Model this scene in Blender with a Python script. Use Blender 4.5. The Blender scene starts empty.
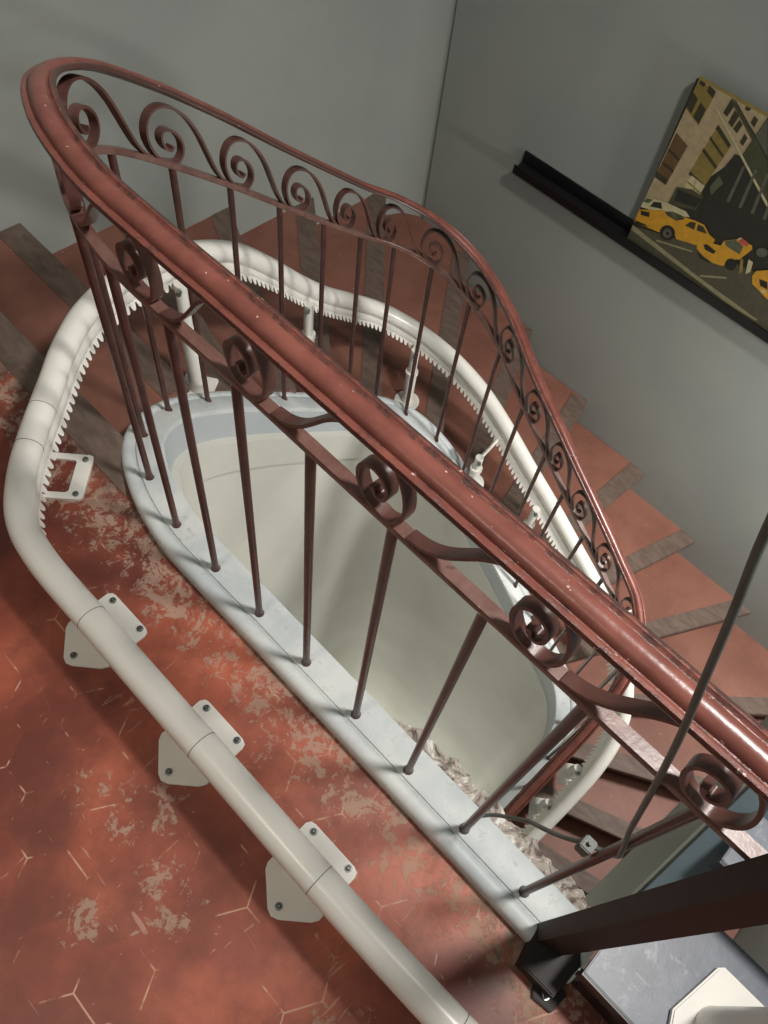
import bpy, bmesh, math, random
from mathutils import Vector, Matrix
random.seed(7)
SC = bpy.context.scene
COL = SC.collection
RISER = .17

# ------------------------------------------------------------------ camera
AZ, PITCH, ROLL, FPX = -.646, 1.011, .174, 784.0
CAM = Vector((.619, -.425, 1.695))
fw = Vector((math.sin(AZ)*math.cos(PITCH), math.cos(AZ)*math.cos(PITCH), -math.sin(PITCH)))
rt0 = fw.cross(Vector((0, 0, 1))).normalized()
up0 = rt0.cross(fw)
c_, s_ = math.cos(ROLL), math.sin(ROLL)
RT = rt0*c_ + up0*s_
UP = up0*c_ - rt0*s_
cd = bpy.data.cameras.new('camera'); cam = bpy.data.objects.new('camera', cd); COL.objects.link(cam)
cam.matrix_world = Matrix(((RT.x, UP.x, -fw.x, CAM.x), (RT.y, UP.y, -fw.y, CAM.y), (RT.z, UP.z, -fw.z, CAM.z), (0, 0, 0, 1)))
cd.sensor_fit = 'VERTICAL'; cd.sensor_height = 36.0; cd.lens = FPX/1024*36.0
cd.clip_start = .02
SC.camera = cam

# ------------------------------------------------------------------ materials
class N:
    """tiny node-tree builder"""
    def __init__(s, name):
        s.m = bpy.data.materials.new(name); s.m.use_nodes = True
        s.t = s.m.node_tree; s.b = s.t.nodes['Principled BSDF']
        g = s.t.nodes.new('ShaderNodeNewGeometry'); s.pos = g.outputs['Position']
    def node(s, k, **kw):
        n = s.t.nodes.new(k)
        for a, v in kw.items(): setattr(n, a, v)
        return n
    def plug(s, sock, v):
        if hasattr(v, 'is_linked') or isinstance(v, bpy.types.NodeSocket): s.t.links.new(v, sock)
        else: sock.default_value = v
    def math(s, op, a, b=0.0, c=0.0):
        n = s.node('ShaderNodeMath', operation=op)
        s.plug(n.inputs[0], a); s.plug(n.inputs[1], b); s.plug(n.inputs[2], c)
        return n.outputs[0]
    def vm(s, op, a, b=(0, 0, 0)):
        n = s.node('ShaderNodeVectorMath', operation=op)
        s.plug(n.inputs[0], a); s.plug(n.inputs[1], b)
        return n.outputs['Value'] if op in ('DOT_PRODUCT', 'LENGTH', 'DISTANCE') else n.outputs[0]
    def noise(s, scale, detail=6, rough=.6, vec=None, dist=0):
        n = s.node('ShaderNodeTexNoise'); n.inputs['Scale'].default_value = scale
        n.inputs['Detail'].default_value = detail; n.inputs['Roughness'].default_value = rough
        n.inputs['Distortion'].default_value = dist
        s.t.links.new(vec or s.pos, n.inputs['Vector']); return n.outputs['Fac']
    def ramp(s, v, lo, hi):
        n = s.node('ShaderNodeMapRange'); n.interpolation_type = 'SMOOTHSTEP'
        s.plug(n.inputs[0], v); n.inputs[1].default_value = lo; n.inputs[2].default_value = hi
        return n.outputs[0]
    def mix(s, f, a, b):
        n = s.node('ShaderNodeMix', data_type='RGBA')
        s.plug(n.inputs[0], f)
        s.plug(n.inputs[6], (*a, 1) if isinstance(a, tuple) and len(a) == 3 else a)
        s.plug(n.inputs[7], (*b, 1) if isinstance(b, tuple) and len(b) == 3 else b)
        return n.outputs[2]
    def bump(s, h, strength=.3, dist=.004):
        n = s.node('ShaderNodeBump'); n.inputs['Strength'].default_value = strength
        n.inputs['Distance'].default_value = dist
        s.plug(n.inputs['Height'], h); s.t.links.new(n.outputs[0], s.b.inputs['Normal'])
    def out(s, col, rough=.5, metal=0, spec=.5):
        s.plug(s.b.inputs['Base Color'], (*col, 1) if isinstance(col, tuple) and len(col) == 3 else col)
        s.plug(s.b.inputs['Roughness'], rough); s.b.inputs['Metallic'].default_value = metal
        s.b.inputs['Specular IOR Level'].default_value = spec
        return s.m

def srgb(r, g, b):
    f = lambda c: (c/255/12.92) if c/255 <= .04045 else ((c/255+.055)/1.055)**2.4
    return (f(r), f(g), f(b))

def m_simple(name, col, rough=.5, var=.12, scale=8, metal=0, spec=.5, bump=0):
    n = N(name)
    d = tuple(c*(1-var) for c in col); l = tuple(min(1, c*(1+var)) for c in col)
    n_ = n.ramp(n.noise(scale), .3, .7)
    if bump: n.bump(n.noise(scale*6), bump, .002)
    return n.out(n.mix(n_, d, l), rough, metal, spec)

def m_wall(name, col, col2):
    n = N(name)
    a = n.ramp(n.noise(1.3, 5, .55), .35, .65)
    c = n.mix(a, col, col2)
    sp = n.ramp(n.noise(60, 2, .5), .73, .77)
    c = n.mix(n.math('MULTIPLY', sp, .25), c, srgb(190, 190, 180))
    sm = n.math('MULTIPLY', n.ramp(n.noise(3.1, 8, .7, dist=1.2), .62, .75), .2)
    c = n.mix(sm, c, srgb(80, 78, 76))
    n.bump(n.noise(25, 8, .6), .15, .004)
    return n.out(c, .75, 0, .3)
M = {}
M['wall'] = m_wall('painted_wall', srgb(141, 146, 142), srgb(149, 153, 147))
M['fascia'] = m_wall('fascia_paint', srgb(166, 174, 178), srgb(176, 182, 184))
M['well'] = m_wall('plaster_well', srgb(186, 187, 178), srgb(200, 200, 191))

def hexgrid(n, cx, cy, w):
    """distance to hexagon edge in tile widths, pointy along x"""
    r = (1.0, math.sqrt(3), 1.0); h = (.5, math.sqrt(3)/2, 0)
    sep = n.node('ShaderNodeSeparateXYZ'); n.t.links.new(n.pos, sep.inputs[0])
    x = n.math('DIVIDE', n.math('SUBTRACT', sep.outputs[1], cy), w)
    y = n.math('DIVIDE', n.math('SUBTRACT', sep.outputs[0], cx), w)
    cmb = n.node('ShaderNodeCombineXYZ'); n.plug(cmb.inputs[0], x); n.plug(cmb.inputs[1], y); cmb.inputs[2].default_value = 0
    p = n.vm('ADD', cmb.outputs[0], (50.5, 50*r[1]+h[1], .5))
    a = n.vm('SUBTRACT', n.vm('MODULO', p, r), (h[0], h[1], .5))
    b = n.vm('SUBTRACT', n.vm('MODULO', n.vm('ADD', p, (h[0], h[1], 0)), r), (h[0], h[1], .5))
    la, lb = n.vm('DOT_PRODUCT', a, a), n.vm('DOT_PRODUCT', b, b)
    sel = n.math('LESS_THAN', la, lb)
    mx = n.node('ShaderNodeMix', data_type='VECTOR'); n.plug(mx.inputs[0], sel); n.plug(mx.inputs[4], b); n.plug(mx.inputs[5], a)
    g = n.vm('ABSOLUTE', mx.outputs[1])
    s2 = n.node('ShaderNodeSeparateXYZ'); n.t.links.new(g, s2.inputs[0])
    d = n.math('MAXIMUM', s2.outputs[0], n.vm('DOT_PRODUCT', g, (.5, math.sqrt(3)/2, 0)))
    return n.math('SUBTRACT', .5, d), n.vm('SUBTRACT', p, mx.outputs[1])

def m_landing():
    n = N('worn_hexagon_tile')
    d, cell = hexgrid(n, .262, -.462, .124)
    wn = n.node('ShaderNodeTexWhiteNoise'); n.t.links.new(n.vm('SNAP', n.vm('ADD', cell, (.01, .01, .01)), (.25, .288675, 10)), wn.inputs['Vector'])
    big = n.ramp(n.noise(2.2, 5, .6), .38, .66)
    base = n.mix(big, srgb(100, 52, 43), srgb(176, 98, 74))  # patchy tile tone, its dark end deepened to help the landing shade
    fine = n.ramp(n.noise(22, 8, .7), .42, .75)
    base = n.mix(n.math('MULTIPLY', fine, .55), base, srgb(112, 60, 50))
    base = n.mix(n.math('MULTIPLY', wn.outputs['Value'], .12), base, srgb(196, 88, 58))
    # pale traffic scuffs: dense by the kerb, and some patches on the open floor
    sep = n.node('ShaderNodeSeparateXYZ'); n.t.links.new(n.pos, sep.inputs[0])
    near = n.ramp(sep.outputs[1], -.30, -.10)
    def blob(x, y, r):
        q = n.vm('MULTIPLY', n.pos, (1, 1, 0))
        return n.ramp(n.vm('DISTANCE', q, (x, y, 0)), r, r*.25)
    patch = n.math('MAXIMUM', n.math('MAXIMUM', blob(.05, -.5, .1), blob(.235, -.64, .09)), n.math('MAXIMUM', blob(.33, -.5, .15), blob(.72, -.42, .13)))
    patch = n.math('MAXIMUM', patch, blob(.16, -.44, .13))
    amt = n.math('MAXIMUM', n.math('MULTIPLY', near, .95), n.math('MULTIPLY', patch, .85))
    sc1 = n.noise(17, 10, .72, dist=.9)
    sc2 = n.noise(55, 8, .75, dist=.6)
    mixn = n.math('ADD', n.math('MULTIPLY', sc1, .62), n.math('MULTIPLY', sc2, .38))
    th = n.math('SUBTRACT', .655, n.math('MULTIPLY', amt, .165))
    msk = n.ramp(n.math('SUBTRACT', mixn, th), -.006, .03)
    c = n.mix(n.math('MULTIPLY', msk, .62), base, srgb(172, 152, 134))
    # fine pale scratches
    st = n.vm('MULTIPLY', n.pos, (46, 9, 1)); st2 = n.vm('MULTIPLY', n.pos, (7, 52, 1))
    s1 = n.ramp(n.noise(1, 5, .6, st, 1.5), .66, .7); s3 = n.ramp(n.noise(1, 5, .6, st2, 1.5), .68, .72)
    c = n.mix(n.math('MULTIPLY', n.math('MAXIMUM', s1, s3), .4), c, srgb(200, 168, 148))
    gr = n.ramp(d, .018, .006)
    gm = n.math('MULTIPLY', gr, n.ramp(n.noise(9, 4, .6), .53, .62))
    c = n.mix(n.math('MULTIPLY', gm, .75), c, srgb(205, 168, 140))
    # broken darker tone right at the joint with the kerb
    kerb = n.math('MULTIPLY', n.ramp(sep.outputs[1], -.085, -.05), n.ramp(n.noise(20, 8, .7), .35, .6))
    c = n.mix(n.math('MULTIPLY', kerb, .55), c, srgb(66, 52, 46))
    end = n.math('MULTIPLY', blob(.87, -.08, .13), n.ramp(n.noise(30, 8, .7), .36, .6))
    c = n.mix(n.math('MULTIPLY', end, .8), c, srgb(92, 84, 66))
    n.bump(n.math('ADD', n.noise(30, 8, .6), n.math('MULTIPLY', msk, .4)), .25, .003)
    rr = n.math('ADD', .46, n.math('MULTIPLY', msk, .3))
    return n.out(c, rr, 0, .4)
M['landing'] = m_landing()

def m_tread():
    n = N('terracotta_tread')
    a = n.ramp(n.noise(3.5, 6, .6), .35, .65)
    c = n.mix(a, srgb(122, 80, 66), srgb(138, 93, 78))
    sp = n.ramp(n.noise(70, 3, .5), .72, .76)
    c = n.mix(n.math('MULTIPLY', sp, .6), c, srgb(205, 190, 175))
    g = n.ramp(n.noise(11, 8, .7), .55, .75)
    c = n.mix(n.math('MULTIPLY', g, .3), c, srgb(100, 62, 52))
    n.bump(n.noise(25, 6, .6), .12, .003)
    return n.out(c, .55, 0, .4)
M['tread'] = m_tread()

def m_wood(name, c1, c2, scuff):
    n = N(name)
    st = n.vm('MULTIPLY', n.pos, (14, 40, 14))
    a = n.ramp(n.noise(1, 6, .6, st), .3, .7)
    c = n.mix(a, c1, c2)
    s = n.ramp(n.noise(9, 10, .75, dist=1), .56, .7)
    c = n.mix(n.math('MULTIPLY', s, .45), c, scuff)
    n.bump(n.noise(40, 6, .6), .15, .002)
    return n.out(c, .6, 0, .3)
M['nosing'] = m_wood('worn_wood_nosing', srgb(94, 79, 70), srgb(112, 96, 86), srgb(138, 122, 110))
M['riser'] = m_simple('dark_riser', srgb(78, 42, 34), .7)

def m_paint_metal(name, c1, c2, edge, amount=.5, rough=.32):
    n = N(name)
    a = n.ramp(n.noise(18, 6, .65), .35, .65)
    c = n.mix(a, c1, c2)
    ch = n.ramp(n.noise(60, 6, .7), .66, .7)
    c = n.mix(n.math('MULTIPLY', ch, amount), c, edge)
    dk = n.ramp(n.noise(33, 8, .7, dist=.8), .6, .68)
    c = n.mix(n.math('MULTIPLY', dk, .5), c, srgb(45, 30, 28))
    n.bump(n.noise(70, 6, .65), .3, .0015)
    return n.out(c, n.math('ADD', rough, n.math('MULTIPLY', ch, .2)), 0, .5)
M['iron'] = m_paint_metal('oxblood_painted_iron', srgb(62, 37, 33), srgb(80, 47, 42), srgb(160, 130, 118), .35)
M['bar'] = m_paint_metal('dusty_painted_bar', srgb(94, 64, 57), srgb(116, 86, 77), srgb(200, 180, 165), .4)
M['scroll'] = m_paint_metal('dark_painted_scroll', srgb(76, 50, 44), srgb(94, 62, 55), srgb(180, 150, 140), .3)

def m_handrail():
    n = N('chipped_handrail_paint')
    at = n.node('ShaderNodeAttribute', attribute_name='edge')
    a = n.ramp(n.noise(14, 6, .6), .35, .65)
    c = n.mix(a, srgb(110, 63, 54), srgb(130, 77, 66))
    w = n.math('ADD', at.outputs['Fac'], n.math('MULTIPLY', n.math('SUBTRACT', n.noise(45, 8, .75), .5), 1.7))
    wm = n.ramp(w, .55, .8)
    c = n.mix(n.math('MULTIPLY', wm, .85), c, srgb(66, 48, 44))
    ch = n.ramp(n.noise(95, 4, .6), .69, .72)
    c = n.mix(n.math('MULTIPLY', ch, .8), c, srgb(215, 190, 180))
    n.bump(n.math('ADD', n.noise(60, 6, .6), n.math('MULTIPLY', wm, -.6)), .3, .002)
    return n.out(c, .3, 0, .55)
M['handrail'] = m_handrail()

def m_kerb():
    n = N('chipped_white_kerb_paint')
    a = n.ramp(n.noise(7, 7, .6), .3, .7)
    c = n.mix(a, srgb(182, 190, 192), srgb(212, 216, 214))
    st = n.ramp(n.noise(28, 10, .75, dist=.5), .56, .7)
    c = n.mix(n.math('MULTIPLY', st, .5), c, srgb(130, 128, 126))
    k = n.ramp(n.noise(75, 4, .6), .71, .74)
    c = n.mix(n.math('MULTIPLY', k, .6), c, srgb(70, 66, 64))
    n.bump(n.noise(30, 8, .7), .3, .003)
    return n.out(c, .45, 0, .4)
M['kerb'] = m_kerb()
def m_rough():
    n = N('crumbled_plaster')
    a = n.noise(24, 10, .75, dist=1)
    c = n.mix(n.ramp(a, .4, .5), srgb(98, 86, 80), srgb(168, 160, 150))
    c = n.mix(n.ramp(a, .53, .58), c, srgb(222, 220, 214))
    n.bump(a, .5, .006)
    return n.out(c, .85, 0, .2)
M['rough'] = m_rough()
M['cream'] = m_simple('cream_powder_coat', srgb(230, 228, 220), .28, .03, 5)
M['seam'] = m_simple('grey_tube_seam', srgb(96, 92, 84), .6)  # plain dark grey for the tube joint rings
M['bolt'] = m_simple('zinc_bolt', srgb(150, 156, 152), .3, .15, 90, .8)
M['bolthole'] = m_simple('dark_socket', srgb(30, 30, 30), .6)
M['black'] = m_simple('black_lacquer', srgb(14, 14, 17), .35, .1)
M['blacksteel'] = m_paint_metal('dark_brown_steel', srgb(16, 12, 11), srgb(30, 21, 18), srgb(58, 42, 35), .3, .6)
def m_slate():
    n = N('scuffed_slate_tread')
    a = n.ramp(n.noise(4, 6, .6), .35, .65)
    c = n.mix(a, srgb(92, 98, 108), srgb(118, 124, 134))
    s = n.ramp(n.noise(13, 10, .72, dist=1.5), .53, .66)
    c = n.mix(n.math('MULTIPLY', s, .5), c, srgb(168, 170, 176))
    n.bump(n.noise(40, 8, .7), .2, .002)
    return n.out(c, .38, 0, .5)
M['slate'] = m_slate()
M['greysteel'] = m_simple('grey_green_steel', srgb(112, 116, 106), .45, .08)
M['bluesteel'] = m_simple('blue_grey_steel', srgb(92, 106, 112), .35, .1)
M['cable'] = m_simple('grey_cable_sheath', srgb(88, 92, 88), .5, .15, 30)

# ------------------------------------------------------------------ mesh helpers
def mesh_obj(name, verts, faces, mat, parent=None, smooth=False, mats=None, fm=None):
    me = bpy.data.meshes.new(name); me.from_pydata([tuple(v) for v in verts], [], faces)
    for m in (mats or [mat]): me.materials.append(m)
    if fm: me.polygons.foreach_set('material_index', fm)
    bm = bmesh.new(); bm.from_mesh(me); bmesh.ops.recalc_face_normals(bm, faces=bm.faces); bm.to_mesh(me); bm.free()
    if smooth: me.polygons.foreach_set('use_smooth', [True]*len(me.polygons))
    o = bpy.data.objects.new(name, me); COL.objects.link(o)
    if parent: o.parent = parent; o.matrix_parent_inverse = Matrix.Translation(-parent.location)
    return o
def bm_obj(name, bm, mat, parent=None, smooth=False):
    me = bpy.data.meshes.new(name); bmesh.ops.recalc_face_normals(bm, faces=bm.faces); bm.to_mesh(me); bm.free()
    me.materials.append(mat)
    if smooth:
        me.polygons.foreach_set('use_smooth', [True]*len(me.polygons))
        try: me.set_sharp_from_angle(angle=math.radians(40))
        except Exception: pass
    o = bpy.data.objects.new(name, me); COL.objects.link(o)
    if parent: o.parent = parent; o.matrix_parent_inverse = Matrix.Translation(-parent.location)
    return o
def thing(name, label, cat, loc=(0, 0, 0), group=None):
    o = bpy.data.objects.new(name, None); COL.objects.link(o); o.location = loc
    o.empty_display_size = .1
    o['label'] = label; o['category'] = cat
    if group: o['group'] = group
    return o
def tag(o, label, cat, group=None):
    o['label'] = label; o['category'] = cat
    if group: o['group'] = group
    return o
def struct(o): o['kind'] = 'structure'; return o
def V(*a): return Vector(a)

def catmull(pts, t):
    """point at float index t (centripetal-ish uniform)"""
    n = len(pts)
    i = max(0, min(n-2, int(math.floor(t)))); u = t - i
    p1, p2 = pts[i], pts[i+1]
    p0 = pts[i-1] if i > 0 else p1*2-p2
    p3 = pts[i+2] if i+2 < n else p2*2-p1
    if u < 0 or u > 1: 
        return p1 + (p2-p1)*u
    return .5*((2*p1) + (p2-p0)*u + (2*p0-5*p1+4*p2-p3)*u*u + (3*p1-p0-3*p2+p3)*u**3)
def sample(pts, per=8):
    n = (len(pts)-1)*per
    return [catmull(pts, i/per) for i in range(n+1)]
def laterals(path):
    """horizontal vector to the right of travel"""
    out = []
    for i in range(len(path)):
        a, b = path[max(0, i-1)], path[min(len(path)-1, i+1)]
        t = b-a; h = V(t.y, -t.x, 0)
        if h.length < 1e-6: h = out[-1] if out else V(1, 0, 0)
        out.append(h.normalized())
    return out
def sweep(name, path, prof, mat, parent=None, lat=None, smooth=False, vertical=False, caps=True, attr=None, mats=None, fmfun=None):
    """closed profile [(lateral, up)] along path; up is world Z if vertical else across the tangent"""
    lat = lat or laterals(path)
    vs, fs, fm = [], [], []; k = len(prof)
    for i, p in enumerate(path):
        t = (path[min(len(path)-1, i+1)]-path[max(0, i-1)]).normalized()
        L = lat[i]
        U = V(0, 0, 1) if vertical else L.cross(t).normalized()
        for (a, b) in prof: vs.append(p + L*a + U*b)
    for i in range(len(path)-1):
        for j in range(k):
            j2 = (j+1) % k
            fs.append((i*k+j, i*k+j2, (i+1)*k+j2, (i+1)*k+j)); fm.append(fmfun(j) if fmfun else 0)
    if caps:
        fs.append(tuple(range(k))); fs.append(tuple(reversed(range((len(path)-1)*k, len(path)*k)))); fm += [0, 0]
    o = mesh_obj(name, vs, fs, mat, parent, smooth, mats=mats, fm=fm if fmfun else None)
    if attr:
        a = o.data.attributes.new('edge', 'FLOAT', 'POINT')
        a.data.foreach_set('value', [attr[i % k] for i in range(len(vs))])
    if smooth:
        try: o.data.set_sharp_from_angle(angle=math.radians(50))
        except Exception: pass
    return o
def circ(r, n=12): return [(r*math.cos(2*math.pi*i/n), r*math.sin(2*math.pi*i/n)) for i in range(n)]
def tube(name, pts, r, mat, parent=None, n=12, taper=None):
    vs, fs = [], []; prev = None
    for i, p in enumerate(pts):
        t = (pts[min(len(pts)-1, i+1)]-pts[max(0, i-1)]).normalized()
        ref = V(0, 0, 1) if abs(t.z) < .95 else V(1, 0, 0)
        if prev is not None: ref = prev
        a = (ref - t*ref.dot(t)).normalized(); prev = a; b = t.cross(a)
        rr = taper[i] if taper else r
        for j in range(n):
            th = 2*math.pi*j/n; vs.append(p + a*math.cos(th)*rr + b*math.sin(th)*rr)
    for i in range(len(pts)-1):
        for j in range(n): fs.append((i*n+j, i*n+(j+1) % n, (i+1)*n+(j+1) % n, (i+1)*n+j))
    fs.append(tuple(range(n))); fs.append(tuple(range((len(pts)-1)*n, len(pts)*n)))
    o = mesh_obj(name, vs, fs, mat, parent, True)
    try: o.data.set_sharp_from_angle(angle=math.radians(50))
    except Exception: pass
    return o
def box(name, lo, hi, mat, parent=None, bev=0):
    bm = bmesh.new(); bmesh.ops.create_cube(bm, size=1)
    for v in bm.verts:
        v.co = V(*[lo[i] if v.co[i] < 0 else hi[i] for i in range(3)])
    if bev: bmesh.ops.bevel(bm, geom=bm.edges[:], offset=bev, segments=2, affect='EDGES')
    return bm_obj(name, bm, mat, parent, bool(bev))
def prism(name, poly, z0, z1, mat, parent=None, bev=0):
    bm = bmesh.new(); vs = [bm.verts.new((x, y, z0)) for x, y in poly]
    f = bm.faces.new(vs); r = bmesh.ops.extrude_face_region(bm, geom=[f])
    for v in r['geom']:
        if isinstance(v, bmesh.types.BMVert): v.co.z = z1
    if bev:
        bmesh.ops.bevel(bm, geom=[e for e in bm.edges if abs(e.verts[0].co.z-e.verts[1].co.z) < 1e-6], offset=bev, segments=2, affect='EDGES')
    return bm_obj(name, bm, mat, parent, bool(bev))

# ------------------------------------------------------------------ the well line: one point per baluster
def rz(k): return -RISER*k
BAL = [V(.795, 0, .04), V(.636, 0, .04), V(.477, 0, .04), V(.318, 0, .04), V(.159, 0, .04), V(0, 0, .04),
       V(-.155, -.002, .04), V(-.309, .002, .04), V(-.464, .036, .035), V(-.605, .112, .0), V(-.692, .240, -.08), V(-.738, .398, -.205),
       V(-.755, .56, -.335), V(-.764, .72, -.47), V(-.765, .885, -.604), V(-.76, 1.040, -.725), V(-.73, 1.172, -.812),
       V(-.652, 1.290, -.905), V(-.51, 1.352, -1.00), V(-.355, 1.382, -1.135), V(-.19, 1.375, -1.29), V(-.035, 1.372, -1.42),
       V(.095, 1.372, -1.535), V(.245, 1.370, -1.66), V(.40, 1.365, -1.79), V(.56, 1.345, -1.92), V(.675, 1.255, -2.035),
       V(.725, 1.115, -2.155), V(.74, .965, -2.28), V(.74, .80, -2.42), V(.74, .63, -2.56), V(.74, .46, -2.70), V(.74, .29, -2.84), V(.74, .12, -2.98)]
PRE = [V(.955, 0, .04)]
WALK = PRE + BAL                       # index 1 is baluster 0
def walk(t, dz=0): p = catmull(WALK, t); return V(p.x, p.y, p.z+dz)
def walkpath(t0, t1, per, dz): 
    n = int((t1-t0)*per); return [walk(t0+(t1-t0)*i/n, dz) for i in range(n+1)]
END = len(WALK)-1

# kerb on the landing and string down the stair: one profile all the way
flat = [( .052, .000), (.052, -.32), (-.052, -.32), (-.056, -.03), (-.056, -.012), (-.050, -.002), (-.040, .004), (-.028, .003), (-.0205, -.003), (-.0195, -.006), (-.0175, -.006), (-.0165, .0), (-.008, .002), (.046, .002)]
stair = thing('staircase', 'terracotta tiled stair with worn wooden nosings winding down round the open well', 'staircase', (0, 0, 0))
sp = walkpath(.0, END, 8, 0)
string = sweep('stair_string', sp, flat, M['kerb'], stair, smooth=True, vertical=True, mats=[M['kerb']])
string['label'] = 'chipped white painted kerb carrying the railing'
# ledge moulding of the string over the well, then the well wall itself
wl = walkpath(.0, END, 6, 0)
lats = laterals(wl)
vs, fs = [], []
prof2 = []
for i, p in enumerate(wl):
    f = i/(len(wl)-1)
    out = .022 if 8.5 < i/6 < 18 else .004
    pr = [(.050, -.02), (.0525, -.02), (.0535, -.14), (.0535+out, -.152), (.0535+out*.9, -.31), (.056, -.325)]
    zb = -7.0
    for a, b in pr: vs.append(p+lats[i]*a+V(0, 0, b))
    q = p+lats[i]*.056; vs.append(V(q.x, q.y, zb)); q = p+lats[i]*.01; vs.append(V(q.x, q.y, zb))
    q = p+lats[i]*.01; vs.append(V(q.x, q.y, p.z-.05))
k = 9
for i in range(len(wl)-1):
    for j in range(k):
        j2 = (j+1) % k; fs.append((i*k+j, i*k+j2, (i+1)*k+j2, (i+1)*k+j))
wc = struct(mesh_obj('wall_well', vs, fs, None, None, False, mats=[M['well'], M['fascia']], fm=[1 if j in (0, 1) else 0 for i in range(len(wl)-1) for j in range(k)]))

# crumbled plaster strip along the well edge of the kerb
bm = bmesh.new(); rows = 90; cols = 5; grid = []
for i in range(rows+1):
    x = .36 + (.94-.36)*i/rows; w = .036*min(1, i/14)*(1+.14*math.sin(x*61)+.09*math.sin(x*143+1)+.05*math.sin(x*310)); row = []
    for j in range(cols+1):
        y = .035 + (w+.016)*j/cols
        z = .041 - .012*(j/cols)
        row.append(bm.verts.new((x, y, z + .0012*math.sin(x*170+j*2.1)*math.sin(x*77-j)) if j else (x, y, z)))
    row.append(bm.verts.new((x, .036+w+.012, -.10))); row.append(bm.verts.new((x, .035, -.10))); grid.append(row)
n_ = len(grid[0])
for i in range(rows):
    for j in range(n_): bm.faces.new((grid[i][j], grid[i][(j+1) % n_], grid[i+1][(j+1) % n_], grid[i+1][j]))
bm.faces.new(grid[0]); bm.faces.new(list(reversed(grid[-1])))
cr = bm_obj('crumbled_edge', bm, M['rough'], stair); cr['label'] = 'bare crumbling plaster along the kerb'

# ------------------------------------------------------------------ room shell
XL, YF, XR, YB = -1.735, 2.38, 1.95, -1.9
left_poly_unused = [(XL, YB), (XL, 2.16), (XL+.012, 2.25), (XL+.045, 2.32), (XL+.1, 2.365), (XL+.17, YF), (XR, YF)]
def wall(name, pts, z0, z1, mat, thick):
    o = sweep(name, [V(x, y, 0) for x, y in pts], [(0, z0), (0, z1), (-thick, z1), (-thick, z0)], mat, vertical=True, smooth=True)
    return struct(o)
wall('wall_left', [(XL, YB), (XL, 2.16), (XL+.010, 2.25), (XL+.045, 2.33), (XL+.12, 2.38), (XL+.185, 2.41)], -7.1, 3.2, M['wall'], .12)
wall('wall_back', [(XL+.155, YF), (XR, YF)], -7.1, 3.2, M['wall'], .12)
wall('wall_right', [(XR, YF), (XR, YB)], -7.1, 3.2, M['wall'], .12)
wall('wall_front', [(XR, YB), (XL, YB)], -7.1, 3.2, M['wall'], .12)
struct(box('floor', (XL, YB, -7.2), (XR, YF, -7.05), M['landing']))

# landing: the floor the camera stands over; its edge follows the kerb
edge = walkpath(0.0, 9.9, 6, 0); el = laterals(edge)
lp = [(XL, YB), (XR, YB), (XR, -.045), (.98, -.045)] + [((p-l*.02).x, (p-l*.02).y) for p, l in zip(edge, el)]
lp += [(-.66, .065), (XL, .06)]
lp = [q for i, q in enumerate(lp) if i < 4 or q[1] < .066 or i >= len(lp)-2]
fl = struct(prism('floor', lp, -.16, 0, M['landing'])); fl.name = 'floor_landing'; 

# ------------------------------------------------------------------ treads
NOS = [((-.63, .065), (XL, .06)), ((-.80, .372), (XL, .376)), ((-.80, .585), (XL, .81)), ((-.80, .80), (XL, 1.245)), ((-.80, 1.0), (XL, 1.725)),
       ((-.735, 1.215), (XL+.006, 2.22)), ((-.52, 1.40), (-1.24, YF)), ((-.30, 1.43), (-.755, YF)), ((-.09, 1.43), (-.32, YF)), ((.09, 1.42), (.13, YF)),
       ((.26, 1.42), (.54, YF)), ((.46, 1.40), (.98, YF)), ((.69, 1.385), (1.66, YF)), ((.775, 1.22), (XR, 1.90)), ((.79, .99), (XR, 1.46)),
       ((.79, .775), (XR, 1.06)), ((.79, .56), (XR, .68)), ((.79, .35), (XR, .36)), ((.79, .12), (XR, .10)), ((.79, -.1), (XR, -.14)), ((.79, -.33), (XR, -.36))]
inner_extra = {6: [(-.66, 1.345)], 13: [(.755, 1.32)], 1: [(-.72, .17)]}
outer_extra = {6: [(XL+.012, 2.25), (XL+.045, 2.32), (XL+.09, 2.37), (XL+.12, YF)], 13: [(XR, YF)]}
def lerp2(a, b, t): return (a[0]+(b[0]-a[0])*t, a[1]+(b[1]-a[1])*t)
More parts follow.
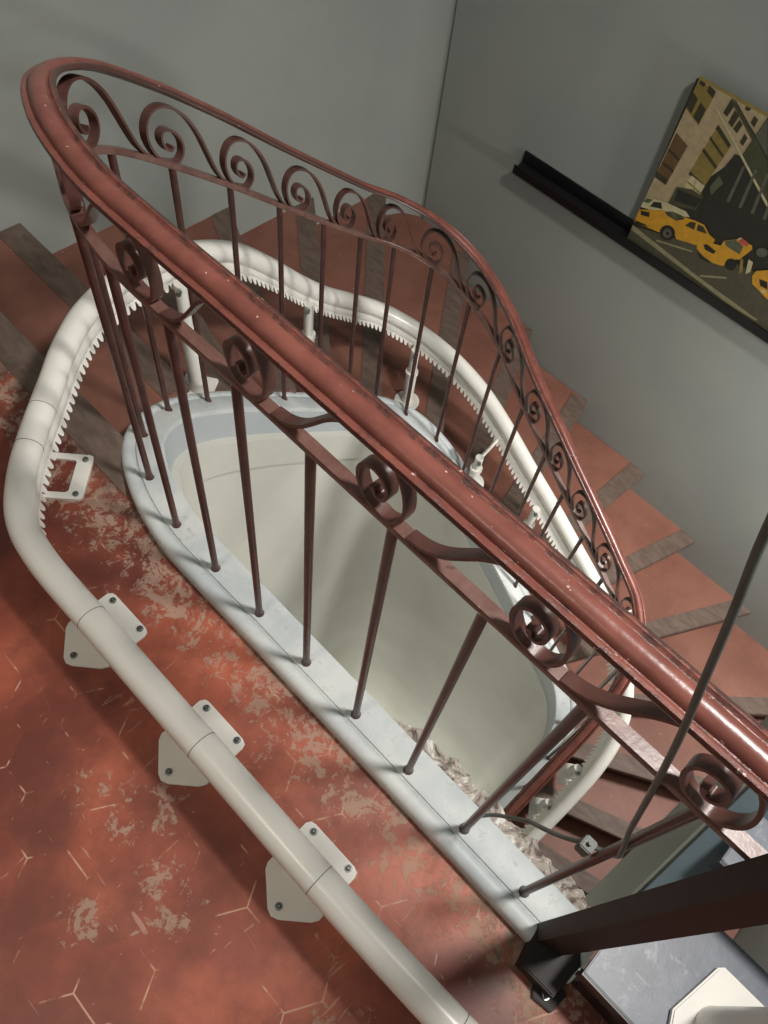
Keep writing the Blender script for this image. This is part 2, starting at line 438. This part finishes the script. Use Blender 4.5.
for k in range(0, len(NOS)):
    (a, b) = NOS[k]; z = rz(k)
    d = V(b[0]-a[0], b[1]-a[1], 0).normalized(); nrm = V(-d.y, d.x, 0)
    # forward = towards the next nosing
    nx = NOS[k+1] if k+1 < len(NOS) else None
    fwd = V(-d.y, d.x, 0)
    ref = V((nx[0][0]+nx[1][0]-a[0]-b[0]), (nx[0][1]+nx[1][1]-a[1]-b[1]), 0) if nx else V(0, -1, 0)
    if fwd.dot(ref) < 0: fwd = -fwd
    w = .092
    A, B_ = V(a[0], a[1], 0), V(b[0], b[1], 0)
    if k > 0:
        pa, pb = NOS[k-1]
        d2 = V(pb[0]-pa[0], pb[1]-pa[1], 0).normalized(); f2 = V(-d2.y, d2.x, 0)
        if f2.dot((A+B_)-(V(*pa, 0)+V(*pb, 0))) < 0: f2 = -f2
        o1 = f2*(-.03)
        poly = [(pa[0]+o1.x, pa[1]+o1.y)] + inner_extra.get(k, []) + [(a[0]-fwd.x*.012, a[1]-fwd.y*.012), (b[0]-fwd.x*.012, b[1]-fwd.y*.012)] + list(reversed(outer_extra.get(k, []))) + [(pb[0]+o1.x, pb[1]+o1.y)]
        tr = prism('tread', poly, z-.06, z, M['tread'], stair)
    else: tr = stair
    q = [A+fwd*.006, B_+fwd*.006, B_-fwd*(w-.006), A-fwd*(w-.006)]
    if k == 0: q = [V(-.60, .07, 0), V(XL, .066, 0), V(XL, -.03, 0), V(-.47, -.035, 0)]
    nb = prism('nosing', [(p.x, p.y) for p in q], z-.034, z+.0025, M['nosing'], tr, .003)
    rsr = [A-fwd*.028, B_-fwd*.028, B_-fwd*.05, A-fwd*.05]
    prism('riser', [(p.x, p.y) for p in rsr], z-RISER-.01, z-.03, M['riser'], tr)

# ------------------------------------------------------------------ railing
rail = thing('stair_railing', 'oxblood painted wrought iron railing with scrolls looping round the stairwell', 'railing', (.795, 0, .04))
LOWER, TOP = .80, .955
P_hr = [(-.026, -.006), (-.027, .000), (-.0245, .0045), (-.020, .005), (-.0165, .001), (-.0145, .001), (-.0115, .0075), (-.006, .0105), (0, .0115),
        (.006, .0105), (.0115, .0075), (.0145, .001), (.0165, .001), (.020, .0045), (.0245, .0035), (.027, .0), (.026, -.005), (.012, -.008), (-.012, -.008)]
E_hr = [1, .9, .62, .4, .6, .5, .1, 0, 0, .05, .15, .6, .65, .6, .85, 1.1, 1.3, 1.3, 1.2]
_a = math.radians(9)
P_hr = [(a*math.cos(_a)-b*math.sin(_a), a*math.sin(_a)+b*math.cos(_a)) for a, b in P_hr]
hp = walkpath(0.35, END, 10, TOP)
for i, p in enumerate(hp):
    t = .35+(END-.35)*i/(len(hp)-1)
    p.z += .018*max(0, min(1, (t-10)/2))
hr = sweep('handrail', hp, P_hr, M['handrail'], rail, smooth=True, attr=E_hr)
hr['label'] = 'broad moulded handrail with chipped red paint'
lr = sweep('lower_rail', walkpath(0.35, END, 8, LOWER), [(-.0095, -.005), (.0095, -.005), (.0105, -.002), (.0105, .005), (.0095, .008), (-.0095, .008), (-.0105, .005), (-.0105, -.002)], M['bar'], rail, smooth=False)
for i, b in enumerate(BAL):
    rr = random.Random(i)
    top = V(b.x, b.y, b.z+LOWER+.001); bot = V(b.x, b.y, b.z-.01)
    pts = [bot, bot+V(0, 0, .012), bot+V(0, 0, .016), bot+V(0, 0, .03), bot+V(0, 0, .4), top]
    tube('baluster', pts, .008, M['iron'], rail, 10, [.0115, .0115, .0095, .0078, .0078, .0085])
SP = [(.02, .33), (-.02, .24), (-.09, .23), (-.15, .33), (-.14, .47), (-.07, .57), (.05, .60), (.15, .54), (.20, .42), (.18, .24), (.08, .06), (-.05, .015), (-.2, .0), (-.31, .10),
      (-.37, .30), (-.345, .55), (-.25, .78), (-.1, .94), (.07, 1.0)]
SP = [(a*.75, b) for a, b in SP] + [(.18, .98), (.30, .88), (.40, .70), (.485, .45), (.56, .22), (.64, .06), (.75, .0)]
SH = TOP-LOWER-.014-.010
CON = [.12, 1.62, 3.22, 4.86, 6.4, 8.05, 9.6, 11.02, 12.25, 13.45, 14.6, 15.8, 17.0, 18.15, 19.2, 20.3, 21.4, 22.6, 23.8, 25.0, 26.2, 27.4, 28.6, 29.8, 31.0, 32.2, 33.0]
def scroll(i):
    cp = [V(s, h, 0) for s, h in SP]
    pts = [catmull(cp, j/4) for j in range((len(cp)-1)*4+1)]
    path, lat = [], []
    for j_, p in enumerate(pts):
        C0 = CON[i]; t = 1+C0+p.x*(.74 if i < 5 and j_ < 76 else 1 if i >= 5 else .74+.26*min(1, (j_-76)/20))*(CON[i+1]-C0 if p.x > 0 or i == 0 else C0-CON[i-1])
        q = walk(t, LOWER+.0095+SH*p.y)
        e = (walk(min(END, t+.05))-walk(max(0, t-.05))); l = V(e.y, -e.x, 0).normalized()
        path.append(q); lat.append(l)
    n = len(path); th = [.0028]*n
    vs, fs = [], []
    for j, p in enumerate(path):
        tg = (path[min(n-1, j+1)]-path[max(0, j-1)]).normalized(); U = lat[j].cross(tg).normalized()
        w = .0095 if j > 4 else .0095; tt = .0028 if j > 3 else .0046-.0004*j
        for a, b in ((-w, -tt), (w, -tt), (w, tt), (-w, tt)): vs.append(p+lat[j]*a+U*b)
    for j in range(n-1):
        for m in range(4): fs.append((j*4+m, j*4+(m+1) % 4, (j+1)*4+(m+1) % 4, (j+1)*4+m))
    fs += [(0, 1, 2, 3), tuple(range((n-1)*4, n*4))]
    o = mesh_obj('scroll', vs, fs, M['scroll'], rail, True)
    o.data.set_sharp_from_angle(angle=math.radians(50)); return o
for i in range(len(CON)-1): scroll(i)

# ------------------------------------------------------------------ stairlift
lift = thing('stairlift_rail', 'cream tubular stairlift rail with toothed rack running round the well', 'stairlift rail', (.131, -.29, 0))
LR = [V(1.02, -.262, .19), V(.80, -.277, .19), V(.55, -.286, .19), V(.30, -.289, .19), V(.05, -.292, .19), V(-.16, -.294, .19), V(-.34, -.294, .19), V(-.455, -.272, .19), V(-.555, -.208, .19),
      V(-.645, -.12, .19), V(-.73, -.025, .192), V(-.805, .06, .196), V(-.875, .165, .198), V(-.92, .29, .194), V(-.94, .42, .178), V(-.95, .56, .135),
      V(-.955, .70, .055), V(-.955, .82, -.06), V(-.955, .95, -.205), V(-.955, 1.08, -.335), V(-.945, 1.20, -.43), V(-.90, 1.34, -.53), V(-.80, 1.46, -.635), V(-.66, 1.54, -.73),
      V(-.50, 1.585, -.83), V(-.34, 1.60, -.94), V(-.17, 1.605, -1.065), V(0, 1.61, -1.185), V(.16, 1.61, -1.30), V(.32, 1.61, -1.415), V(.48, 1.60, -1.53), V(.62, 1.57, -1.63), V(.74, 1.50, -1.72), V(.83, 1.41, -1.80),
      V(.888, 1.30, -1.89), V(.915, 1.17, -1.99), V(.922, 1.02, -2.115), V(.92, .87, -2.23), V(.912, .72, -2.335), V(.91, .56, -2.46), V(.91, .4, -2.58), V(.91, .1, -2.81)]
lpth = sample(LR, 7)
TR = .0318
tb = tube('guide_tube', lpth, TR, M['cream'], lift, 24)
# even resample for the rack teeth
def resample(path, step):
    out = [path[0]]; acc = 0
    for a, b in zip(path, path[1:]):
        L = (b-a).length; d = step-acc
        while d <= L: out.append(a+(b-a)*(d/L)); d += step
        acc = (acc+L) % step if False else L-(d-step)
    return out
def arc_resample(path, step):
    cum = [0]
    for a, b in zip(path, path[1:]): cum.append(cum[-1]+(b-a).length)
    out = []; s = 0; i = 0
    while s < cum[-1]:
        while cum[i+1] < s: i += 1
        f = (s-cum[i])/(cum[i+1]-cum[i]); out.append(path[i]+(path[i+1]-path[i])*f); s += step
    return out
PT = .0245; q = 6
fine = arc_resample(lpth, PT/q); fl_ = laterals(fine)
# smooth laterals
toothd = [.070, .086, .090, .090, .086, .070]
vs, fs = [], []
for i, p in enumerate(fine):
    L = fl_[i]; dd = toothd[i % q]
    for a, b in ((-.003, .0), (.003, 0), (.003, 0), (-.003, 0)): pass
    f_ = i/len(fine); off = .020+.024*max(0, min(1, (f_-.52)/.12))
    def P(w, depth): return p + L*(off*depth/.07+w) + V(0, 0, -depth)
    vs += [P(-.0035, .01), P(.0035, .01), P(.0035, dd), P(-.0035, dd)]
for i in range(len(fine)-1):
    for m in range(4): fs.append((i*4+m, i*4+(m+1) % 4, (i+1)*4+(m+1) % 4, (i+1)*4+m))
fs += [(0, 1, 2, 3), tuple(range(len(vs)-4, len(vs)))]
rk = mesh_obj('toothed_rack', vs, fs, M['cream'], lift)
# web thickening beneath the tube
sweep('rack_web', lpth, [(.004, -.02), (.018, -.02), (.0215, -.044), (.024, -.060), (.021, -.066), (.014, -.066), (.008, -.055)], M['cream'], lift, vertical=True, smooth=True)
# joint rings
def ring_at(pt_index):
    i = pt_index; p = lpth[i]; t = (lpth[i+1]-lpth[i-1]).normalized()
    tube('joint', [p-t*.0007, p+t*.0007], TR+.0004, M['seam'], lift, 24)
def nearest(x, y): return min(range(1, len(lpth)-1), key=lambda i: (lpth[i].x-x)**2+(lpth[i].y-y)**2)
for x, y in ((-.16, -.29), (.175, -.29), (.51, -.29), (.83, -.28), (-.605, -.165), (-.685, -.075)): ring_at(nearest(x, y))
# rounded floor plates
def rrect(cx, cy, hx, hy, r, ang=0, n=5):
    pts = []
    for sx, sy, a0 in ((1, 1, 0), (-1, 1, 90), (-1, -1, 180), (1, -1, 270)):
        for j in range(n+1):
            a = math.radians(a0+90*j/n); pts.append((sx*(hx-r)+r*math.cos(a), sy*(hy-r)+r*math.sin(a)))
    c, s = math.cos(ang), math.sin(ang)
    return [(cx+x*c-y*s, cy+x*s+y*c) for x, y in pts]
def bolt(x, y, z, parent):
    bm = bmesh.new()
    bmesh.ops.create_cone(bm, cap_ends=True, segments=16, radius1=.0078, radius2=.0078, depth=.0025, matrix=Matrix.Translation((x, y, z+.001)))
    bmesh.ops.create_cone(bm, cap_ends=True, segments=14, radius1=.0056, radius2=.0046, depth=.006, matrix=Matrix.Translation((x, y, z+.004)))
    bmesh.ops.create_cone(bm, cap_ends=True, segments=6, radius1=.0026, radius2=.0026, depth=.001, matrix=Matrix.Translation((x, y, z+.0072)))
    o = bm_obj('bolt', bm, M['bolt'], parent, False)
    o.data.materials.append(M['bolthole'])
    for f in o.data.polygons[-8:]: f.material_index = 1
    return o
PLATE = [(-.072, .074), (-.066, .084), (-.056, .087), (.056, .089), (.067, .085), (.071, .075), (.072, .03), (.078, -.024), (.070, -.038), (.022, -.080), (.008, -.086), (-.006, -.082), (-.062, -.040), (-.069, -.028)]
for cx in (-.212, .131, .476):
    cy = -.292
    pl = prism('mounting_plate', [(cx+a, cy+b) for a, b in PLATE], 0, .007, M['cream'], lift, .0015)
    for dx, dy in ((-.048, .074), (.050, .078), (.006, -.064)): bolt(cx+dx, cy+dy, .007, pl)
    prism('pedestal', rrect(cx, cy+.002, .045, .016, .006), .005, .165, M['cream'], lift)
# C shaped side bracket at the turn of the rail
u = V(.69, -.725, 0).normalized(); w_ = V(.725, .69, 0).normalized(); cc = V(-.5815, -.069, 0)
outl = [(-.0675, -.115), (-.0675, -.010), (-.064, -.003), (-.057, 0), (.057, 0), (.064, -.003), (.0675, -.010), (.0675, -.115), (.050, -.115), (.049, -.046), (.044, -.039), (-.044, -.039), (-.049, -.046), (-.050, -.115)]
br = prism('corner_bracket', [((cc+u*a+w_*b).x, (cc+u*a+w_*b).y) for a, b in outl], .0, .008, M['cream'], lift)
for a in (-.052, .052):
    pq = cc+u*a+w_*-.019; bolt(pq.x, pq.y, .008, br)
for sgn in (-1, 1):
    prism('bracket_upright', [((cc+u*a+w_*b).x, (cc+u*a+w_*b).y) for a, b in ((sgn*.050, -.115), (sgn*.0675, -.115), (sgn*.0675, -.109), (sgn*.050, -.109))], .0, .15, M['cream'], lift)
# posts standing on the treads
def post(x, y, z, top, round_base=True):
    root = tube('support_post', [V(x, y, z), V(x, y, z+(top-z)*.60)], .024, M['cream'], lift, 20)
    tube('collar', [V(x, y, z+(top-z)*.60-.012), V(x, y, z+(top-z)*.60+.004)], .0275, M['cream'], root, 20)
    tube('inner_post', [V(x, y, z+(top-z)*.6), V(x, y, top)], .018, M['cream'], root, 16)
    tube('nut', [V(x+.012, y-.014, top-.014), V(x+.020, y-.024, top-.014)], .009, M['bolt'], root, 8)
    prism('foot_plate', rrect(x, y, .056, .056, .054 if round_base else .01, .6, 8), z, z+.008, M['cream'], root, .002)
def rail_z(x, y):
    p = lpth[nearest(x, y)]; return p
for (x, y, kk, rb) in ((-.895, .462, 2, False), (-.93, .98, 4, True), (-.755, 1.42, 6, True), (-.319, 1.425, 7, True), (-.035, 1.555, 9, True), (.853, 1.147, 13, False), (.865, .97, 14, False)):
    p = lpth[nearest(x, y)]
    post(x, y, rz(kk), p.z-.055, rb)
    tube('bracket_arm', [V(x, y, p.z-.068), V(p.x, p.y, p.z-.068)], .008, M['cream'], lift, 10)
# foot and column on the slate tread of the upper flight
hexp = [(1.073, .010), (1.0955, .119), (1.104, .128), (1.19, .128), (1.208, .11), (1.20, -.02), (1.17, -.055), (1.10, -.055)]
hf = prism('column_foot', hexp, .17, .185, M['cream'], lift, .003)
tube('column', [V(1.142, .036, .18), V(1.142, .036, .80)], .036, M['cream'], lift, 28)

# ------------------------------------------------------------------ steel flight going up
up = thing('steel_stair', 'dark steel stair flight with scuffed slate blue treads rising beside the newel', 'staircase', (1.3, 0, .0))
nT = 8
for i in range(nT):
    y0 = -.054+.255*i; z = .17*(i+1)
    x0 = .935 if i == 0 else .965
    t_ = box('tread', (x0, y0, z-.012), (1.93, y0+.235, z), M['slate'], up, .002)
    box('tread_lip', (x0, y0-.004, z-.045), (1.93, y0+.004, z-.004), M['black'], t_)
ys, zs = [], []
prof = [(.02, -.32), (.155, -.215), (1.95, 1.37), (1.95, 1.72), (.10, .135), (.02, .05)]
vs = [V(.925, y, z) for y, z in prof]+[V(.935, y, z) for y, z in prof]
n_ = len(prof)
fs = [tuple(range(n_)), tuple(range(2*n_-1, n_-1, -1))]+[(i, (i+1) % n_, n_+(i+1) % n_, n_+i) for i in range(n_)]
st = mesh_obj('stringer', vs, fs, M['greysteel'], up); st['label'] = 'flat grey-green steel stringer'
sweep('stringer_cap', [V(.945, .06, .108), V(.945, 1.95, 1.73)], [(-.012, 0), (.045, 0), (.045, .014), (-.012, .014)], M['bluesteel'], up, vertical=True)
box('riser_base', (.96, -.045, -.0), (1.93, -.035, .125), M['black'], up)
prism('soffit_plate', [(.96, -.02), (1.93, -.02), (1.93, -.01), (.96, -.01)], -.2, 0, M['black'], up)

# newel post, dark flat steel box post at the end of the kerb
newel = thing('newel_post', 'tall dark brown steel newel post at the end of the white kerb', 'post', (.9, -.03, 0))
prism('post', [(.848, -.024), (.866, -.05), (.914, -.034), (.896, -.006)], .0, 1.35, M['blacksteel'], newel, .002)
prism('foot_shoe', [(.852, -.028), (.868, -.10), (.945, -.098), (.950, -.02), (.925, .010), (.885, -.004)], 0, .05, M['blacksteel'], newel, .003)
fb = prism('floor_bracket', [(.905, -.09), (.925, -.118), (.965, -.112), (.968, -.07), (.93, -.06)], 0, .012, M['blacksteel'], newel, .002)
bolt(.940, -.098, .011, fb)

# ------------------------------------------------------------------ wall ledge and printed canvas
led = sweep('picture_ledge', [V(-1.068, YF-.03, -.385), V(1.2, YF-.03, -.385)],
            [(-.03, -.045), (-.03, .045), (-.022, .045), (-.018, -.006), (.016, -.016), (.030, .002), (.038, .002), (.038, -.035), (.03, -.045)][::1], M['black'], vertical=True)
# profile lateral: travelling +x, right is -y (into the room)
tag(led, 'long black picture ledge fixed to the grey wall', 'shelf')
CY = YF-.048
def cpx(u, v):   # printed detail located where the photograph shows it, as canvas coordinates
    d = (RT*((u-384)/FPX) + UP*(-(v-512)/FPX) + fw); t = (CY-CAM.y)/d.y; q = CAM+d*t; return (q.x, q.z)
X0, X1, Z0, Z1 = -.452, .42, -.398, .285
M_ = lambda nm, r, g, b: m_simple('print_'+nm, srgb(r, g, b), .5, .12, 40)
pm = {'dark': M_('dark', 34, 34, 26), 'sand': M_('sand', 158, 142, 110), 'glass': M_('glass', 52, 48, 30), 'ochre': M_('ochre', 122, 106, 52), 'brown': M_('brown', 92, 70, 42),
      'road': M_('road', 70, 68, 52), 'line': M_('line', 132, 126, 96), 'yellow': M_('yellow', 188, 138, 34), 'tyre': M_('tyre', 30, 28, 22), 'green': M_('green', 62, 64, 42),
      'pale': M_('pale', 176, 168, 130), 'red': M_('red', 168, 74, 60), 'grey': M_('grey', 84, 84, 70), 'window': M_('window', 78, 84, 62)}
can = thing('canvas_print', 'canvas print of yellow taxis in a city street on the black ledge', 'picture', (0, CY, Z0))
box('canvas', (X0, CY, Z0), (X1, CY+.022, Z1), pm['ochre'], can)
pv, pf, pfm = [], [], []; keys = list(pm); depth = [0]
def shape(key, pts, px=True, order=1):
    ps = [cpx(*p) for p in pts] if px else pts
    ps = [(min(max(a, X0), X1), min(max(b, Z0), Z1)) for a, b in ps]
    depth[0] += 1; y = CY-.0004-depth[0]*.00006
    b0 = len(pv)
    for a, b in ps: pv.append(V(a, y, b))
    pf.append(tuple(range(b0, b0+len(ps)))); pfm.append(keys.index(key))
def cz(x, y, s=5.12, ox=618, oy=60): return (ox+x/s, oy+y/s)
def z1(l): return [cz(*p) for p in l]
def z2(l): return [cz(p[0], p[1], 5.12, 618, 170) for p in l]
# buildings
shape('dark', [(X0, Z0), (X1, Z0), (X1, Z1), (X0, Z1)], px=False)
shape('sand', z1([(420, 90), (110, 730), (230, 770), (640, 480), (768, 290), (768, 150)]))
shape('ochre', z1([(420, 95), (350, 250), (410, 335), (505, 165)]))
for l in ([(425, 100), (415, 120), (440, 140), (450, 120)], [(385, 160), (350, 240), (375, 275), (410, 200)], [(425, 215), (385, 290), (415, 330), (450, 255)], [(470, 125), (455, 160), (485, 195), (500, 160)]): shape('glass', z1(l))
shape('brown', z1([(300, 370), (190, 600), (245, 640), (358, 440)]))
for l in ([(262, 450), (255, 462), (310, 520), (318, 508)], [(232, 515), (226, 530), (280, 580), (288, 566)], [(200, 570), (190, 600), (245, 640), (258, 612)]): shape('glass', z1(l))
shape('ochre', z1([(515, 330), (370, 570), (440, 650), (580, 440)]))
for l in ([(515, 330), (500, 350), (565, 450), (580, 435)], [(440, 450), (430, 465), (500, 560), (510, 545)], [(370, 570), (362, 585), (430, 650), (440, 635)], [(475, 390), (468, 402), (535, 500), (543, 488)]): shape('glass', z1(l))
shape('pale', z1([(378, 590), (340, 650), (405, 715), (445, 645)]))
for l in ([(358, 618), (354, 626), (425, 690), (430, 682)], [(400, 610), (395, 620), (380, 700), (386, 700)]): shape('ochre', z1(l))
for l in ([(578, 205), (540, 270), (560, 290), (600, 230)], [(600, 255), (565, 320), (585, 345), (622, 285)], [(625, 305), (590, 350), (610, 375), (640, 330)], [(650, 375), (625, 420), (640, 440), (665, 400)],
          [(700, 285), (680, 320), (698, 345), (720, 305)], [(665, 225), (650, 250), (670, 262), (690, 240)], [(735, 345), (715, 380), (735, 400), (752, 365)]): shape('glass', z1(l))
shape('dark', z1([(600, 480), (470, 640), (420, 768), (768, 768), (768, 640), (660, 500)]))
shape('green', z1([(590, 190), (580, 205), (768, 560), (768, 480)])); shape('pale', z1([(505, 235), (500, 245), (768, 760), (768, 730)]))
shape('green', z1([(640, 480), (768, 290), (768, 720)])); shape('grey', z1([(700, 400), (768, 300), (768, 520)]))
shape('dark', z1([(610, 190), (600, 196), (768, 520), (768, 500)]))
shape('green', z1([(300, 650), (255, 740), (400, 768), (440, 700), (380, 660)])); shape('dark', z1([(310, 660), (290, 720), (400, 755), (430, 710)]))
shape('window', z1([(520, 590), (470, 650), (480, 690), (540, 630)]))
# columns of the dark building
for i in range(6):
    x = 560+i*62; shape('grey', z2([(x+95, -20+i*18), (x+80, -20+i*18), (x-5, 160+i*30), (x+12, 165+i*30)]))
# street
shape('road', z2([(60, 270), (0, 400), (768, 860), (1400, 1100), (1400, 560), (700, 520), (400, 380)]))
shape('line', z2([(70, 275), (64, 300), (560, 680), (700, 768), (720, 768), (400, 535)])); shape('line', z2([(200, 355), (195, 362), (380, 420), (385, 412)])); shape('line', z2([(420, 535), (425, 545), (555, 556), (560, 546)]))
# white car behind
shape('pale', z2([(120, 160), (150, 135), (250, 165), (350, 210), (370, 240), (240, 225), (115, 185)])); shape('dark', z2([(165, 185), (185, 160), (225, 165), (228, 198)])); shape('window', z2([(130, 160), (150, 142), (185, 150), (160, 168)]))
# taxi one
shape('yellow', z2([(95, 215), (105, 195), (235, 205), (320, 232), (400, 258), (445, 280), (470, 330), (500, 355), (490, 372), (410, 385), (300, 352), (290, 320), (215, 318), (80, 262)]))
shape('green', z2([(240, 210), (285, 212), (330, 232), (345, 250), (300, 258), (255, 232)])); shape('window', z2([(270, 215), (290, 215), (310, 245), (295, 250)]))
shape('glass', z2([(345, 282), (375, 262), (402, 270), (392, 305)])); shape('glass', z2([(412, 275), (440, 288), (458, 325), (405, 308)]))
shape('tyre', z2([(118, 205), (165, 215), (162, 240), (120, 228)])); shape('tyre', z2([(82, 250), (140, 275), (160, 292), (90, 268)]))
def disc(key, cx, cy, rx, ry, n=16): shape(key, z2([(cx+rx*math.cos(2*math.pi*i/n), cy+ry*math.sin(2*math.pi*i/n)) for i in range(n)]))
disc('tyre', 255, 320, 40, 40); disc('grey', 255, 322, 22, 24); disc('tyre', 256, 323, 9, 10)
# taxi two
shape('yellow', z2([(410, 372), (470, 368), (530, 385), (545, 360), (620, 352), (690, 385), (690, 405), (625, 455), (580, 458), (540, 490), (490, 475), (440, 440), (405, 400)]))
shape('window', z2([(545, 362), (605, 355), (645, 390), (625, 430), (560, 390)])); shape('red', z2([(615, 350), (635, 342), (670, 370), (665, 388), (630, 378)])); shape('pale', z2([(612, 352), (630, 342), (636, 350), (620, 360)]))
shape('tyre', z2([(440, 380), (460, 378), (505, 415), (490, 428), (448, 405)])); disc('tyre', 580, 482, 30, 32); shape('tyre', z2([(400, 415), (450, 450), (480, 478), (430, 455)]))
# person by the kerb and third taxi
shape('ochre', z2([(630, 450), (645, 455), (640, 520), (622, 530)])); shape('pale', z2([(672, 455), (695, 470), (680, 520), (655, 530)])); disc('grey', 740, 420, 30, 24)
shape('yellow', z2([(690, 540), (710, 515), (768, 510), (900, 560), (960, 640), (900, 690), (768, 660), (690, 580)])); shape('tyre', z2([(725, 555), (768, 570), (768, 610), (730, 590)])); shape('pale', z2([(730, 605), (760, 615), (765, 630), (735, 622)]))
disc('tyre', 870, 690, 38, 38)
mesh_obj('printed_scene', pv, pf, None, can, mats=[pm[k_] for k_ in keys], fm=pfm)

# ------------------------------------------------------------------ hanging cable and its clip
cb = [V(.575, -.052, 1.62), V(.612, -.052, 1.41), V(.637, -.052, 1.293), V(.660, -.052, 1.208), V(.684, -.05, 1.113), V(.712, -.046, 1.0), V(.744, -.035, .847), V(.760, -.027, .765), V(.774, -.021, .695), V(.790, -.014, .63), V(.801, -.006, .575), V(.806, .006, .53), V(.797, .012, .49), V(.772, .006, .475), V(.748, .004, .43), V(.722, .004, .39), V(.700, .006, .355), V(.680, .01, .29), V(.66, .02, .2), V(.645, .03, .10), V(.64, .035, .045)]
cab = thing('cable', 'thin grey cable hanging in front of the handrail and tied to a baluster', 'cable', (.64, .035, .045))
tube('sheath', sample(cb, 5), .0038, M['cable'], cab, 10)
cl = box('cable_clip', (.764, -.008, .458), (.784, .014, .492), M['cable'], cab, .002)
tube('screw', [V(.774, .003, .490), V(.774, .003, .500)], .0035, M['cable'], cl, 8)

# ------------------------------------------------------------------ light
w = bpy.data.worlds.new('world'); SC.world = w; w.use_nodes = True
w.node_tree.nodes['Background'].inputs[0].default_value = (.86, .93, 1.0, 1); w.node_tree.nodes['Background'].inputs[1].default_value = .21
def area(name, loc, target, size, power, col):
    l = bpy.data.lights.new(name, 'AREA'); l.shape = 'DISK'; l.size = size; l.energy = power; l.color = col
    o = bpy.data.objects.new(name, l); COL.objects.link(o); o.location = loc
    d = V(*target)-V(*loc); o.rotation_euler = d.to_track_quat('-Z', 'Y').to_euler(); return o
area('ceiling_lamp', (1.2, .7, 3.0), (0, .2, 0), .36, 80, (1, .95, .9))
area('stairwell_lamp', (1.6, 1.9, -.1), (.5, 1.2, -2.4), .3, 50, (1, .96, .92))
area('well_fill', (-.1, .5, -6.9), (-.1, .9, 0), .8, 60, (1, .97, .9))  # unseen fill added at the well bottom to brighten its walls
ll = area('landing_fill', (.1, -1.5, 2.6), (.05, -.65, 0), .5, 3.2, (1, .86, .70)); ll.data.spread = 1.5  # added fill light without a fitting, brightens the near landing floor

SC.view_settings.view_transform = 'Standard'; SC.view_settings.look = 'None'; SC.view_settings.gamma = 1
SC.view_settings.use_curve_mapping = False; SC.view_settings.exposure = 0.0
